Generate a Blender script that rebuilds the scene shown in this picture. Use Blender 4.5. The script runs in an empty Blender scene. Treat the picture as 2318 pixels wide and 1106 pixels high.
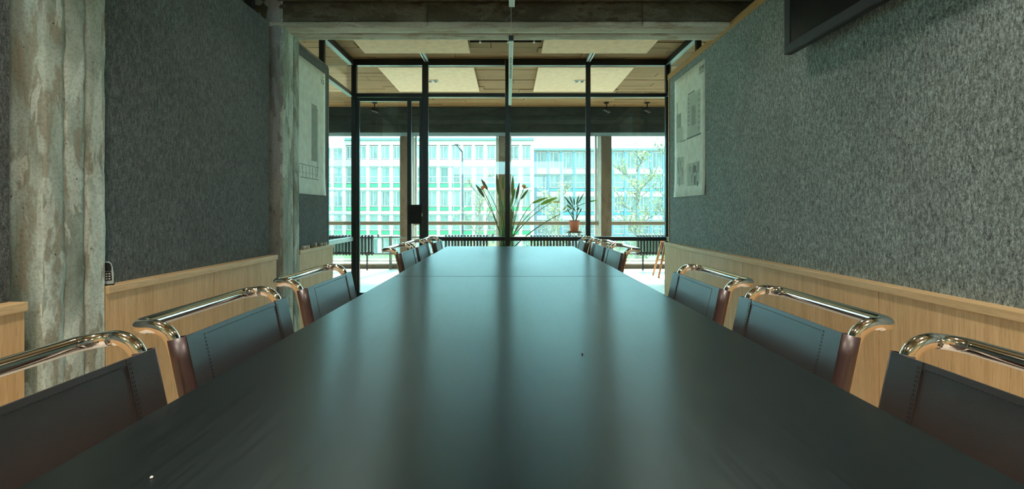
import bpy, bmesh, math, random
from mathutils import Vector, Matrix, noise

# ---------------------------------------------------------------- camera, world, sun, exposure
sc = bpy.context.scene
COL = sc.collection
F = 1070.0                      # focal length in pixels of the 2318 x 1106 frame
VPX, VPY, EYE = 1150.0, 479.0, 1.075
cd = bpy.data.cameras.new('camera')
cam = bpy.data.objects.new('camera', cd); COL.objects.link(cam)
cd.sensor_width = 36.0; cd.lens = 36.0 * F / 2318.0
cd.shift_x = (1159.0 - VPX) / 2318.0; cd.shift_y = -(553.0 - VPY) / 2318.0
cd.clip_start = 0.05; cd.clip_end = 500
cam.location = (0, 0, EYE); cam.rotation_euler = (math.pi / 2, 0, 0)
sc.camera = cam

w = bpy.data.worlds.new('overcast_sky'); sc.world = w; w.use_nodes = True
bg = w.node_tree.nodes['Background']
bg.inputs[0].default_value = (0.50, 1.0, 1.06, 1); bg.inputs[1].default_value = 10.0

sd = bpy.data.lights.new('hazy_sun', 'SUN'); sd.energy = 17.0; sd.angle = math.radians(12); sd.color = (1.0, 0.82, 0.62)
sun = bpy.data.objects.new('hazy_sun', sd); COL.objects.link(sun)
sun.rotation_euler = (math.radians(-43), 0, math.radians(-16))

vs = sc.view_settings
vs.view_transform = 'Standard'; vs.look = 'None'; vs.gamma = 1.0; vs.exposure = 0.18
vs.use_curve_mapping = False
sc.display_settings.display_device = 'sRGB'
sc.cycles.transparent_max_bounces = 16
sc.cycles.max_bounces = 10
sc.cycles.diffuse_bounces = 6
sc.cycles.sample_clamp_indirect = 6.0
sc.cycles.use_denoising = True

# portals at the far windows only guide the sampling of the sky
def portal(name, loc, sx, sy, rot):
    l = bpy.data.lights.new(name, 'AREA'); l.shape = 'RECTANGLE'; l.size = sx; l.size_y = sy
    l.cycles.is_portal = True
    o = bpy.data.objects.new(name, l); COL.objects.link(o); o.location = loc; o.rotation_euler = rot
portal('window_portal', (0, 9.55, 1.32), 13.8, 2.7, (math.radians(-90), 0, 0))
portal('rear_fill_portal', (0, -4.85, 1.82), 4.0, 2.0, (math.radians(90), 0, 0))

rnd = random.Random(7)
PI = math.pi

# ---------------------------------------------------------------- helpers
def P(px, py, Y):
    return Vector(((px - VPX) * Y / F, Y, EYE - (py - VPY) * Y / F))

def tag(o, label=None, cat=None, group=None, kind=None):
    if label: o['label'] = label
    if cat: o['category'] = cat
    if group: o['group'] = group
    if kind: o['kind'] = kind
    return o

def empty(name, loc=(0, 0, 0), rz=0.0):
    o = bpy.data.objects.new(name, None); COL.objects.link(o)
    o.location = loc; o.rotation_euler = (0, 0, rz); o.empty_display_size = 0.05
    return o

def link(name, me, mat=None, parent=None, loc=None, scale=None, rot=None):
    o = bpy.data.objects.new(name, me); COL.objects.link(o)
    if mat is not None and len(me.materials) == 0: me.materials.append(mat)
    if parent is not None: o.parent = parent
    if loc is not None: o.location = loc
    if scale is not None: o.scale = scale
    if rot is not None: o.rotation_euler = rot
    return o

class MB:
    """collects verts and faces for one mesh"""
    def __init__(s): s.v = []; s.f = []; s.sm = []
    def add(s, vs, fs, smooth=False):
        b = len(s.v); s.v += [tuple(p) for p in vs]
        s.f += [tuple(b + i for i in f) for f in fs]; s.sm += [smooth] * len(fs)
        return s
    def box(s, x0, x1, y0, y1, z0, z1):
        v = [(x0,y0,z0),(x1,y0,z0),(x1,y1,z0),(x0,y1,z0),(x0,y0,z1),(x1,y0,z1),(x1,y1,z1),(x0,y1,z1)]
        return s.add(v, [(0,3,2,1),(4,5,6,7),(0,1,5,4),(1,2,6,5),(2,3,7,6),(3,0,4,7)])
    def bar(s, a, b, wx, wy):
        """square bar from a to b"""
        a = Vector(a); b = Vector(b); t = (b - a).normalized()
        r = Vector((0,0,1)) if abs(t.z) < .9 else Vector((0,1,0))
        u = t.cross(r).normalized(); n = u.cross(t).normalized()
        vs = []
        for p in (a, b):
            for i, j in ((-1,-1),(1,-1),(1,1),(-1,1)): vs.append(p + u*i*wx/2 + n*j*wy/2)
        return s.add(vs, [(0,1,2,3),(7,6,5,4),(0,4,5,1),(1,5,6,2),(2,6,7,3),(3,7,4,0)])
    def tube(s, pts, r, n=10, closed=False, caps=True):
        pts = [Vector(p) for p in pts]; m = len(pts)
        rs = r if isinstance(r, (list, tuple)) else [r] * m
        T = []
        for i in range(m):
            if closed: t = pts[(i+1) % m] - pts[i-1]
            else: t = pts[min(i+1, m-1)] - pts[max(i-1, 0)]
            T.append(t.normalized())
        ref = Vector((0,0,1)) if abs(T[0].z) < .9 else Vector((0,1,0))
        u = T[0].cross(ref).normalized(); vs = []; fs = []
        for i in range(m):
            if i:
                u = u - T[i] * u.dot(T[i])
                u.normalize()
            vv = T[i].cross(u)
            for k in range(n):
                a = 2*PI*k/n; vs.append(pts[i] + (u*math.cos(a) + vv*math.sin(a)) * rs[i])
        if closed:
            # choose the best seam offset
            best, off = 1e9, 0
            for k in range(n):
                dd = (vs[(m-1)*n] - vs[k]).length
                if dd < best: best, off = dd, k
        L = m if closed else m - 1
        for i in range(L):
            j = (i+1) % m; o2 = off if (closed and i == m-1) else 0
            for k in range(n):
                fs.append((i*n+k, i*n+(k+1) % n, j*n+(k+1+o2) % n, j*n+(k+o2) % n))
        s.add(vs, fs, True)
        if caps and not closed:
            b = len(s.v) - m*n
            s.f.append(tuple(b + k for k in reversed(range(n)))); s.sm.append(False)
            s.f.append(tuple(b + (m-1)*n + k for k in range(n))); s.sm.append(False)
        return s
    def lathe(s, prof, n=24, c=(0,0,0)):
        vs = []; fs = []; m = len(prof)
        for r, z in prof:
            for k in range(n):
                a = 2*PI*k/n; vs.append((c[0]+r*math.cos(a), c[1]+r*math.sin(a), c[2]+z))
        for i in range(m-1):
            for k in range(n):
                fs.append((i*n+k, i*n+(k+1) % n, (i+1)*n+(k+1) % n, (i+1)*n+k))
        s.add(vs, fs, True)
        b = len(s.v) - m*n
        s.f.append(tuple(b + k for k in reversed(range(n)))); s.sm.append(False)
        s.f.append(tuple(b + (m-1)*n + k for k in range(n))); s.sm.append(False)
        return s
    def mesh(s, name, bevel=0.0, seg=2):
        me = bpy.data.meshes.new(name); me.from_pydata(s.v, [], s.f)
        me.polygons.foreach_set('use_smooth', s.sm); me.update()
        if bevel:
            bm = bmesh.new(); bm.from_mesh(me)
            bmesh.ops.bevel(bm, geom=bm.edges[:], offset=bevel, segments=seg, affect='EDGES', profile=0.5)
            bm.to_mesh(me); bm.free()
        return me
    def build(s, name, mat, parent=None, bevel=0.0, seg=2):
        return link(name, s.mesh(name, bevel, seg), mat, parent)

def box(name, mat, parent, x0, x1, y0, y1, z0, z1, bevel=0.0, seg=2):
    return MB().box(min(x0,x1), max(x0,x1), min(y0,y1), max(y0,y1), min(z0,z1), max(z0,z1)).build(name, mat, parent, bevel, seg)

def fillet(pts, rad, n=6, closed=False):
    pts = [Vector(p) for p in pts]; out = []; m = len(pts)
    for i in range(m):
        if not closed and i in (0, m-1): out.append(pts[i]); continue
        p = pts[i]; a = pts[i-1]; b = pts[(i+1) % m]
        r = rad[i] if isinstance(rad, (list, tuple)) else rad
        d1 = (a-p).normalized(); d2 = (b-p).normalized()
        ang = d1.angle(d2)
        if ang > PI - .02 or r <= 0: out.append(p); continue
        t = min(r / math.tan(ang/2), (a-p).length*.5, (b-p).length*.5)
        rr = t * math.tan(ang/2)
        cdir = (d1+d2).normalized(); c = p + cdir * (rr / math.sin(ang/2))
        s0 = p + d1*t - c; s1 = p + d2*t - c
        tot = s0.angle(s1); ax = s0.cross(s1).normalized()
        for k in range(n+1):
            out.append(c + Matrix.Rotation(tot*k/n, 3, ax) @ s0)
    return out

# ---------------------------------------------------------------- materials
class NT:
    def __init__(s, name):
        s.m = bpy.data.materials.new(name); s.m.use_nodes = True
        s.t = s.m.node_tree; s.n = s.t.nodes; s.b = s.n['Principled BSDF']; s.out = s.n['Material Output']
    def new(s, typ, **kw):
        n = s.n.new(typ)
        for k, v in kw.items(): setattr(n, k, v)
        return n
    def l(s, a, b): s.t.links.new(a, b)
    def coord(s, scale=(1,1,1), rand=False, rot=(0,0,0)):
        tc = s.new('ShaderNodeTexCoord'); mp = s.new('ShaderNodeMapping'); mp.inputs['Scale'].default_value = scale
        mp.inputs['Rotation'].default_value = rot
        s.l(tc.outputs['Object'], mp.inputs[0])
        if rand:
            oi = s.new('ShaderNodeObjectInfo'); m = s.new('ShaderNodeMath', operation='MULTIPLY'); m.inputs[1].default_value = 37.0
            s.l(oi.outputs['Random'], m.inputs[0]); cx = s.new('ShaderNodeCombineXYZ')
            for i in range(3): s.l(m.outputs[0], cx.inputs[i])
            s.l(cx.outputs[0], mp.inputs['Location'])
        return mp.outputs[0]
    def noise(s, vec, scale, detail=3, rough=.5, dist=0):
        n = s.new('ShaderNodeTexNoise'); n.inputs['Scale'].default_value = scale; n.inputs['Detail'].default_value = detail
        n.inputs['Roughness'].default_value = rough; n.inputs['Distortion'].default_value = dist
        s.l(vec, n.inputs['Vector']); return n.outputs['Fac']
    def ramp(s, fac, stops):
        r = s.new('ShaderNodeValToRGB'); e = r.color_ramp.elements
        while len(e) < len(stops): e.new(0.5)
        for i, (p, c) in enumerate(stops):
            e[i].position = p; e[i].color = (c, c, c, 1) if isinstance(c, (int, float)) else (*c, 1)
        s.l(fac, r.inputs[0]); return r.outputs[0]
    def mix(s, fac, a, b, typ='MIX'):
        m = s.new('ShaderNodeMix', data_type='RGBA', blend_type=typ)
        for sock, v in ((m.inputs[0], fac), (m.inputs[6], a), (m.inputs[7], b)):
            if isinstance(v, (int, float)): sock.default_value = v
            elif isinstance(v, tuple): sock.default_value = (*v, 1)
            else: s.l(v, sock)
        return m.outputs[2]
    def bump(s, h, strength=.3, dist=.01, prev=None):
        b = s.new('ShaderNodeBump'); b.inputs['Strength'].default_value = strength; b.inputs['Distance'].default_value = dist
        s.l(h, b.inputs['Height'])
        if prev is not None: s.l(prev, b.inputs['Normal'])
        s.l(b.outputs[0], s.b.inputs['Normal']); return b.outputs[0]
    def col(s, c):
        if isinstance(c, tuple): s.b.inputs['Base Color'].default_value = (*c, 1)
        else: s.l(c, s.b.inputs['Base Color'])
    def set(s, **kw):
        for k, v in kw.items(): s.b.inputs[k.replace('_', ' ')].default_value = v

def plain(name, c, rough=.5, metal=0.0, spec=.5):
    t = NT(name); v = t.coord(); n = t.noise(v, 14, 4)
    t.col(t.mix(t.ramp(n, [(.3, 0.0), (.7, 1.0)]), tuple(x*.9 for x in c), tuple(min(1, x*1.08) for x in c)))
    t.set(Roughness=rough, Metallic=metal); t.b.inputs['Specular IOR Level'].default_value = spec
    return t.m

def concrete(name, dark, mid, light, stain, sc_=(1,1,1), strength=.5, rand=False):
    t = NT(name); v = t.coord(sc_, rand); vi = t.coord((1,1,1), rand)
    big = t.noise(v, 3.2, 6, .62, .6); med = t.noise(v, 11, 5, .6, .3); fine = t.noise(vi, 90, 3)
    c = t.ramp(big, [(.32, dark), (.48, mid), (.66, light)])
    c = t.mix(t.ramp(med, [(.54, 0.0), (.60, .8)]), c, stain)
    sm_ = t.noise(v, 5.5, 4, .55, 1.5); c = t.mix(t.ramp(sm_, [(.57, 0.0), (.60, .55)]), c, light)
    c = t.mix(t.ramp(fine, [(.3, .35), (.55, 0.0)]), c, tuple(x*.55 for x in dark))
    vo = t.new('ShaderNodeTexVoronoi'); vo.inputs['Scale'].default_value = 16; t.l(vi, vo.inputs['Vector'])
    pit = t.ramp(vo.outputs['Distance'], [(.035, 1.0), (.075, 0.0)])
    c = t.mix(pit, c, tuple(x*.25 for x in dark))
    t.col(c); t.set(Roughness=.85); t.b.inputs['Specular IOR Level'].default_value = .25
    b1 = t.bump(med, strength, .012); t.bump(fine, strength*.5, .003, b1)
    return t.m

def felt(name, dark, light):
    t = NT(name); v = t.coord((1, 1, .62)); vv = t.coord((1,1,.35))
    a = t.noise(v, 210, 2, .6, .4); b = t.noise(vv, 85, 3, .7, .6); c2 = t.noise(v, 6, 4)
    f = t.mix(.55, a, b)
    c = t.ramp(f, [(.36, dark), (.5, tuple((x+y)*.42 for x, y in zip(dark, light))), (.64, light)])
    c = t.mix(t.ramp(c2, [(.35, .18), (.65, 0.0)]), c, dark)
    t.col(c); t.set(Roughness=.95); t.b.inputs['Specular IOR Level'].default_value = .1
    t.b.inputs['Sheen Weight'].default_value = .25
    t.bump(a, .35, .004)
    return t.m

def oak(name, c0, c1, axis='z', rand=True, rough=.5):
    sc_ = {'z': (1, 1, .05), 'y': (1, .05, 1), 'x': (.05, 1, 1)}[axis]
    t = NT(name); v = t.coord(sc_, rand); g = t.noise(v, 55, 5, .65, .8); h = t.noise(v, 14, 3, .5, 1.2)
    c = t.ramp(t.mix(.45, g, h), [(.34, c0), (.66, c1)])
    p = t.noise(v, 240, 2)
    c = t.mix(t.ramp(p, [(.32, .45), (.44, 0.0)]), c, tuple(x*.6 for x in c0))
    oi = t.new('ShaderNodeObjectInfo')
    if rand:
        c = t.mix(t.ramp(oi.outputs['Random'], [(0, 0.0), (1, .25)]), c, tuple(x*.75 for x in c0))
    t.col(c); t.set(Roughness=rough); t.bump(p, .15, .002)
    return t.m

def glass(name, tint, ior=1.45, gl=1.0):
    t = NT(name); t.n.remove(t.b)
    tr = t.new('ShaderNodeBsdfTransparent'); tr.inputs[0].default_value = (*tint, 1)
    g = t.new('ShaderNodeBsdfGlossy'); g.inputs['Roughness'].default_value = 0.0; g.inputs[0].default_value = (gl, gl, gl, 1)
    fr = t.new('ShaderNodeFresnel'); ge = t.new('ShaderNodeNewGeometry'); mr = t.new('ShaderNodeMapRange')
    mr.inputs['To Min'].default_value = ior; mr.inputs['To Max'].default_value = 1/ior     # the same reflectance on both faces of the sheet
    t.l(ge.outputs['Backfacing'], mr.inputs['Value']); t.l(mr.outputs[0], fr.inputs[0])
    mx = t.new('ShaderNodeMixShader'); t.l(fr.outputs[0], mx.inputs[0]); t.l(tr.outputs[0], mx.inputs[1]); t.l(g.outputs[0], mx.inputs[2])
    t.l(mx.outputs[0], t.out.inputs[0]); return t.m

def emis(name, c, s):
    t = NT(name); t.col(c); t.b.inputs['Emission Color'].default_value = (*c, 1); t.b.inputs['Emission Strength'].default_value = s
    return t.m

M = {}
M['conc_col'] = concrete('board_marked_concrete', (.19,.215,.17), (.41,.475,.41), (.70,.79,.71), (.29,.275,.205), (1,1,.35), .8, True)
M['conc_grey'] = concrete('smooth_grey_concrete', (.22,.22,.22), (.32,.33,.33), (.42,.43,.42), (.19,.185,.17), (1,1,.35), .5, True)
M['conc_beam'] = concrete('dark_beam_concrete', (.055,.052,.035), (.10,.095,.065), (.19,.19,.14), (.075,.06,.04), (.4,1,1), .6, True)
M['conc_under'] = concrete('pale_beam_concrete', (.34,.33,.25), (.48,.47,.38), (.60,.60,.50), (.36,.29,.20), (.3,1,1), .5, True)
M['conc_win'] = concrete('window_beam_concrete', (.035,.052,.052), (.05,.07,.07), (.07,.095,.092), (.04,.055,.055), (.4,1,1), .4, True)  # backlit shade of the window beam is put into this near-black colour
M['conc_beige'] = concrete('beige_column_concrete', (.25,.19,.135), (.30,.235,.17), (.35,.28,.21), (.22,.16,.115), (1,1,.4), .3, True)
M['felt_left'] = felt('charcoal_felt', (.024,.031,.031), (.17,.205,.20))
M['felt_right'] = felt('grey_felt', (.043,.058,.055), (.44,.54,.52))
M['felt_edge'] = plain('grey_felt_edge', (.17,.17,.15), .9)
M['oak'] = oak('oak_veneer', (.58,.355,.155), (.82,.55,.28), 'z')
M['oak_cap'] = oak('oak_solid', (.60,.40,.19), (.80,.56,.30), 'y')
M['oak_trim'] = oak('oak_trim', (.42,.235,.085), (.55,.33,.13), 'y')
M['black'] = plain('black_steel', (.012,.013,.014), .38)
M['black_matte'] = plain('black_matte', (.012,.012,.013), .7)
M['glass'] = glass('partition_glass', (.94,.97,.975))
M['glass_win'] = glass('window_glass', (.95,.98,.985))
M['white_paint'] = plain('white_paint', (.78,.78,.74), .6)
M['plaster'] = plain('office_plaster', (.55,.53,.48), .8)
M['floor'] = plain('pale_screed_floor', (.66,.60,.53), .45)
M['acoustic'] = plain('cream_acoustic_board', (.86,.65,.43), .9, 0, .2)
M['alu'] = plain('anodised_aluminium', (.62,.72,.70), .42, .25)
M['paper'] = plain('drawing_paper', (.80,.84,.75), .85, 0, .2)
M['print_grey'] = plain('print_grey', (.36,.40,.35), .9)
M['print_dark'] = plain('print_dark', (.20,.22,.20), .9)
M['print_mid'] = plain('print_pale', (.53,.59,.51), .9)
M['terracotta'] = plain('terracotta', (.62,.20,.12), .75)
M['leaf'] = plain('green_leaf', (.085,.25,.05), .4)
M['leaf_dark'] = plain('dark_green_leaf', (.05,.13,.05), .45)
M['leaf_light'] = plain('fresh_green_leaf', (.22,.50,.05), .4)
M['leaf_yellow'] = plain('yellow_leaf', (.65,.52,.10), .5)
M['stem'] = plain('green_stem', (.12,.22,.07), .5)
M['orange'] = plain('orange_petal', (.85,.20,.05), .5)
M['soil'] = plain('dark_soil', (.04,.03,.02), .95)
M['pot_dark'] = plain('dark_planter', (.05,.05,.05), .5)
M['wood_chair'] = oak('orange_beech', (.50,.22,.10), (.66,.34,.17), 'z')
M['radiator'] = plain('dark_radiator_enamel', (.035,.045,.06), .28)
M['pipe'] = plain('grey_heating_pipe', (.20,.24,.22), .4)
M['rail_wood'] = oak('weathered_rail', (.33,.27,.19), (.45,.38,.28), 'x')
M['stone_sill'] = plain('pale_stone_sill', (.80,.79,.75), .6)
M['base_brown'] = plain('brown_plinth', (.22,.18,.14), .7)
M['plastic_dark'] = plain('dark_plastic', (.010,.011,.012), .5)
M['plastic_white'] = plain('pale_plastic', (.55,.66,.64), .35)

def chrome():
    t = NT('polished_chrome'); t.col((.86,.84,.80)); t.set(Metallic=1.0, Roughness=.05)
    n = t.noise(t.coord(), 3, 2); t.l(t.ramp(n, [(.3, .04), (.7, .075)]), t.b.inputs['Roughness']); return t.m
M['chrome'] = chrome()

def leather(name, c):
    t = NT(name); v = t.coord(); n = t.noise(v, 420, 3, .6); b = t.noise(v, 5, 4)
    t.col(t.mix(t.ramp(b, [(.35, 0.0), (.65, 1.0)]), tuple(x*.8 for x in c), tuple(x*1.15 for x in c)))
    t.set(Roughness=.40, IOR=1.9); t.b.inputs['Specular IOR Level'].default_value = .5
    t.bump(n, .12, .0015); return t.m
M['leather'] = leather('dark_brown_leather', (.030,.022,.021))
M['leather_red'] = leather('oxblood_leather', (.050,.021,.020))
M['thread'] = plain('black_thread', (.008,.008,.008), .8)

def table_mat():
    t = NT('black_stained_oak'); v = t.coord((1, .035, 1)); g = t.noise(v, 130, 4, .7, .5); p = t.noise(v, 420, 2, .5)
    big = t.noise(t.coord((1, .3, 1)), 3, 4)
    c = t.ramp(g, [(.35, (.0015,.002,.0025)), (.65, (.004,.0055,.0065))])
    t.col(c); t.set(Roughness=.34)
    t.l(t.ramp(t.mix(.5, g, big), [(.35, .29), (.65, .33)]), t.b.inputs['Roughness'])
    tv_ = t.new('ShaderNodeCombineXYZ'); tv_.inputs[1].default_value = 1.0; t.l(tv_.outputs[0], t.b.inputs['Tangent']); t.set(Anisotropic=.7)
    t.b.inputs['Specular IOR Level'].default_value = .5; t.set(IOR=1.68)
    t.b.inputs['Specular Tint'].default_value = (.72, 1.0, 1.0, 1)
    t.bump(t.ramp(p, [(.34, 0.0), (.46, 1.0)]), .012, .0002)
    return t.m
M['table'] = table_mat()

def ceiling_boards():
    t = NT('warm_board_marked_ceiling'); v = t.coord((.12, 1, 1), True); g = t.noise(v, 30, 5, .65, .6); k = t.noise(t.coord((1,1,1), True), 5, 4, .6, .5)
    c = t.ramp(g, [(.3, (.22,.125,.045)), (.7, (.42,.255,.105))])
    c = t.mix(t.ramp(k, [(.5, 0.0), (.75, .6)]), c, (.15,.08,.03))
    oi = t.new('ShaderNodeObjectInfo'); c = t.mix(t.ramp(oi.outputs['Random'], [(0, 0.0), (1, .4)]), c, (.22,.13,.05))
    t.col(c); t.set(Roughness=.85); t.bump(g, .4, .006); return t.m
M['ceil'] = ceiling_boards()

# ================================================================ THE SETTING
CEIL = 2.93
XL, XR = -1.82, 1.74            # felt faces
# floor and slab
o = box('floor', M['floor'], None, -7, 7, -4.6, 8.98, -.25, 0); tag(o, 'pale smooth floor of the meeting room and office', 'floor', kind='structure')
ce = empty('ceiling', (0, 0, CEIL)); tag(ce, 'brown board-marked ceiling above the meeting room', 'ceiling', kind='structure')
box('slab', M['ceil'], ce, -7, 7, -4.6, 9.7, .02, .25)
bm_board = MB().box(-.5, .5, -.5, .5, 0, .03).mesh('board', .004, 1); bm_board.materials.append(M['ceil'])
y = 4.02; r = 0
while y < 8.35:
    wd = .165; x = -3.9 + (r * .53) % 1.5
    xs = [-4.0]
    while x < 4.0: xs.append(x); x += 1.5
    xs.append(4.0)
    for a, b in zip(xs[:-1], xs[1:]):
        if b - a < .1: continue
        link('ceiling_board', bm_board, None, ce, ((a+b)/2, y + wd/2, rnd.uniform(-.008, .004)), (b-a-.006, wd-.006, 1))
    y += wd; r += 1

# office shell
o = box('wall_office_left', M['plaster'], None, -7.2, -7, -4.6, 9.7, -.25, CEIL+.25); tag(o, 'plain plaster wall far left of the office', 'wall', kind='structure')
o = box('wall_office_right', M['plaster'], None, 7, 7.2, -4.6, 9.7, -.25, CEIL+.25); tag(o, 'plain plaster wall far right of the office', 'wall', kind='structure')
wb = empty('wall_back', (0,0,0)); tag(wb, 'plaster wall behind the camera with an added window band for fill light', 'wall', kind='structure')  # unseen window band added here to let in sky as fill light
box('parapet', M['plaster'], wb, -7, 7, -4.8, -4.6, -.25, .85)
box('lintel', M['plaster'], wb, -7, 7, -4.8, -4.6, 2.8, CEIL+.25)
box('side_wall', M['plaster'], wb, -7, -2.0, -4.8, -4.6, .85, 2.8)
box('side_wall', M['plaster'], wb, 2.0, 7, -4.8, -4.6, .85, 2.8)
for i in range(3):
    xx = -1.95 + i*1.95
    box('post', M['white_paint'], wb, xx-.05, xx+.05, -4.75, -4.65, .85, 2.8)
    if i < 2: box('glass_pane', M['glass_win'], wb, xx+.05, xx+1.90, -4.705, -4.695, .85, 2.8)

# board-marked strips
def strip(name, mat, parent, c, u, v, nrm, lu, lv, th, seed, rag=.004, amp=.004, nu=5, nv=60):
    """a board imprint: rectangle at corner c, along u (width lu) and v (length lv), thickness th along nrm"""
    c = Vector(c); u = Vector(u); v = Vector(v); nrm = Vector(nrm)
    vs = []; fs = []
    for j in range(nv+1):
        b = j/nv*lv
        for i in range(nu+1):
            a = i/nu*lu
            e = 0
            if i == 0: e = rag*noise.noise((seed, b*9, 0))
            if i == nu: e = rag*noise.noise((seed+5, b*9, 0))
            h = th + amp*noise.noise((a*14+seed*3.1, b*5, seed)) + amp*.6*noise.noise((a*40, b*22, seed+2))
            if i in (0, nu): h -= .0035
            vs.append(c + u*(a+e) + v*b + nrm*h)
    W = nu+1
    flip = u.cross(v).dot(nrm) < 0
    for j in range(nv):
        for i in range(nu):
            q = (j*W+i, j*W+i+1, (j+1)*W+i+1, (j+1)*W+i)
            fs.append(q[::-1] if flip else q)
    mb = MB(); mb.add(vs, fs, True)
    # skirt
    ring = [i for i in range(W)] + [j*W+nu for j in range(1, nv+1)] + [nv*W+i for i in range(nu-1, -1, -1)] + [j*W for j in range(nv-1, 0, -1)]
    b0 = len(mb.v); nr = len(ring)
    mb.v += [tuple(Vector(mb.v[k]) - nrm*(th+.004)) for k in ring]
    for k in range(nr):
        q = (ring[k], b0+k, b0+(k+1) % nr, ring[(k+1) % nr]); mb.f.append(q[::-1] if flip else q); mb.sm.append(False)
    return mb.build(name, mat, parent)

def column(y0, y1, label):
    c = empty('concrete_column', (0, 0, 0)); tag(c, label, 'column', kind='structure')
    xf = -1.76
    box('core', M['conc_grey'], c, -2.06, xf-.012, y0+.012, y1-.012, 0, CEIL)
    n = 3; wdt = (y1-y0)/n
    for i in range(n):
        strip('board_imprint', M['conc_col'], c, (xf-.012, y0+i*wdt+.003, 0), (0,1,0), (0,0,1), (1,0,0), wdt-.006, CEIL, .010+[.003,-.003,.001][i], 11+i+y0*3, .009, .004, 6, 140)
    for i in range(2):
        x0 = xf - .15*(i+1)
        strip('board_imprint', M['conc_grey'] if y0 > 3 else M['conc_col'], c, (x0+.003, y0+.012, 0), (1,0,0), (0,0,1), (0,-1,0), .15-.006, CEIL, .010, 31+i+y0*3, .006, .003, 6, 140)
        strip('board_imprint', M['conc_col'], c, (x0+.003, y1-.012, 0), (1,0,0), (0,0,1), (0,1,0), .15-.006, CEIL, .010, 41+i+y0*3, .006, .003, 3, 40)
    return c
column(1.785, 2.07, 'wide board-marked concrete column nearest on the left')
column(3.69, 3.99, 'slim board-marked concrete column carrying the beam beside the left poster')

def beam(y0, y1, z0, label, vis=True):
    b = empty('concrete_beam', (0, 0, 0)); tag(b, label, 'beam', kind='structure')
    x0, x1 = -3.2, 3.2
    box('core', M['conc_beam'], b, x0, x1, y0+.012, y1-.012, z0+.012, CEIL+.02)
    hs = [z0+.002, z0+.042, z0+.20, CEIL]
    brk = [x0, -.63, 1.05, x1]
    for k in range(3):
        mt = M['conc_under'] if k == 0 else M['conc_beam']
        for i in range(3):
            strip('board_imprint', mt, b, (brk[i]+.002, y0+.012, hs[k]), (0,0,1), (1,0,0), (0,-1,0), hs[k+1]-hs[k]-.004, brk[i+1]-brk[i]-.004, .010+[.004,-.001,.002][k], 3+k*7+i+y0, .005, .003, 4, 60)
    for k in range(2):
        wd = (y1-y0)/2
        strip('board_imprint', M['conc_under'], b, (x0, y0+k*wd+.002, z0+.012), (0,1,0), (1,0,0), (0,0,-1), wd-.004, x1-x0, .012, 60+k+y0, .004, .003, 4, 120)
    return b
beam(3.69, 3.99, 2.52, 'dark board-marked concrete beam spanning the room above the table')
beam(1.785, 2.07, 2.56, 'concrete beam above the nearest left column')

# ---- left and right lining walls: felt above, oak below
def lining(root, side, segs, felt_mat, edge_end):
    s = side                       # -1 left, +1 right
    xf = XL if s < 0 else XR
    xw = xf - s*.055               # oak face stands proud of the felt
    for (a, b, joints) in segs:
        box('felt_panel', felt_mat, root, xf, xf + s*.045, a, b, .72, 2.52, .004)
        js = [a] + joints + [b]
        for p, q in zip(js[:-1], js[1:]):
            box('oak_panel', M['oak'], root, xw, xw + s*.03, p+.0015, q-.0015, .0, .713, .0015, 1)
        box('oak_ledge', M['oak_cap'], root, xw - s*.012, xf + s*.02, a, b, .713, .747, .003)
wl = empty('wall_left', (0,0,0)); tag(wl, 'left lining wall of charcoal felt above oak panels', 'wall', kind='structure')
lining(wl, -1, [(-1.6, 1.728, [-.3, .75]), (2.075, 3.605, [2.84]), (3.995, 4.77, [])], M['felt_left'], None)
box('felt_border', M['felt_edge'], wl, XL-.05, XL+.002, 4.772, 4.80, .72, 2.53, .002)
box('felt_border', M['felt_edge'], wl, XL-.045, XL+.004, 3.995, 4.772, 2.522, 2.545, .002)
wr = empty('wall_right', (0,0,0)); tag(wr, 'right lining wall of mottled grey felt above oak panels', 'wall', kind='structure')
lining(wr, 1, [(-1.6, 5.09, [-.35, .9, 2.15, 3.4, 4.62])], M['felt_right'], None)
box('oak_trim', M['oak_trim'], wr, XR-.010, XR+.06, -1.6, 5.125, 2.500, 2.556, .002)
box('oak_trim', M['oak_trim'], wr, XR-.006, XR+.06, 5.092, 5.120, .0, 2.50, .002)

wn_ = empty('wall_near_blocker', (0,0,0)); tag(wn_, 'added oak screen behind the camera, blocking rear window reflections', 'wall', kind='structure')  # unseen screen, added to keep the rear window out of glass reflections
for k in range(5): box('blocker_front', M['oak'], wn_, -1.5+k*.59, -1.5+k*.59+.586, -1.62, -1.60, .02, 2.1, .002, 1)
box('blocker_body', M['oak'], wn_, -1.5, 1.45, -2.1, -1.62, 0, 2.12)
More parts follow.
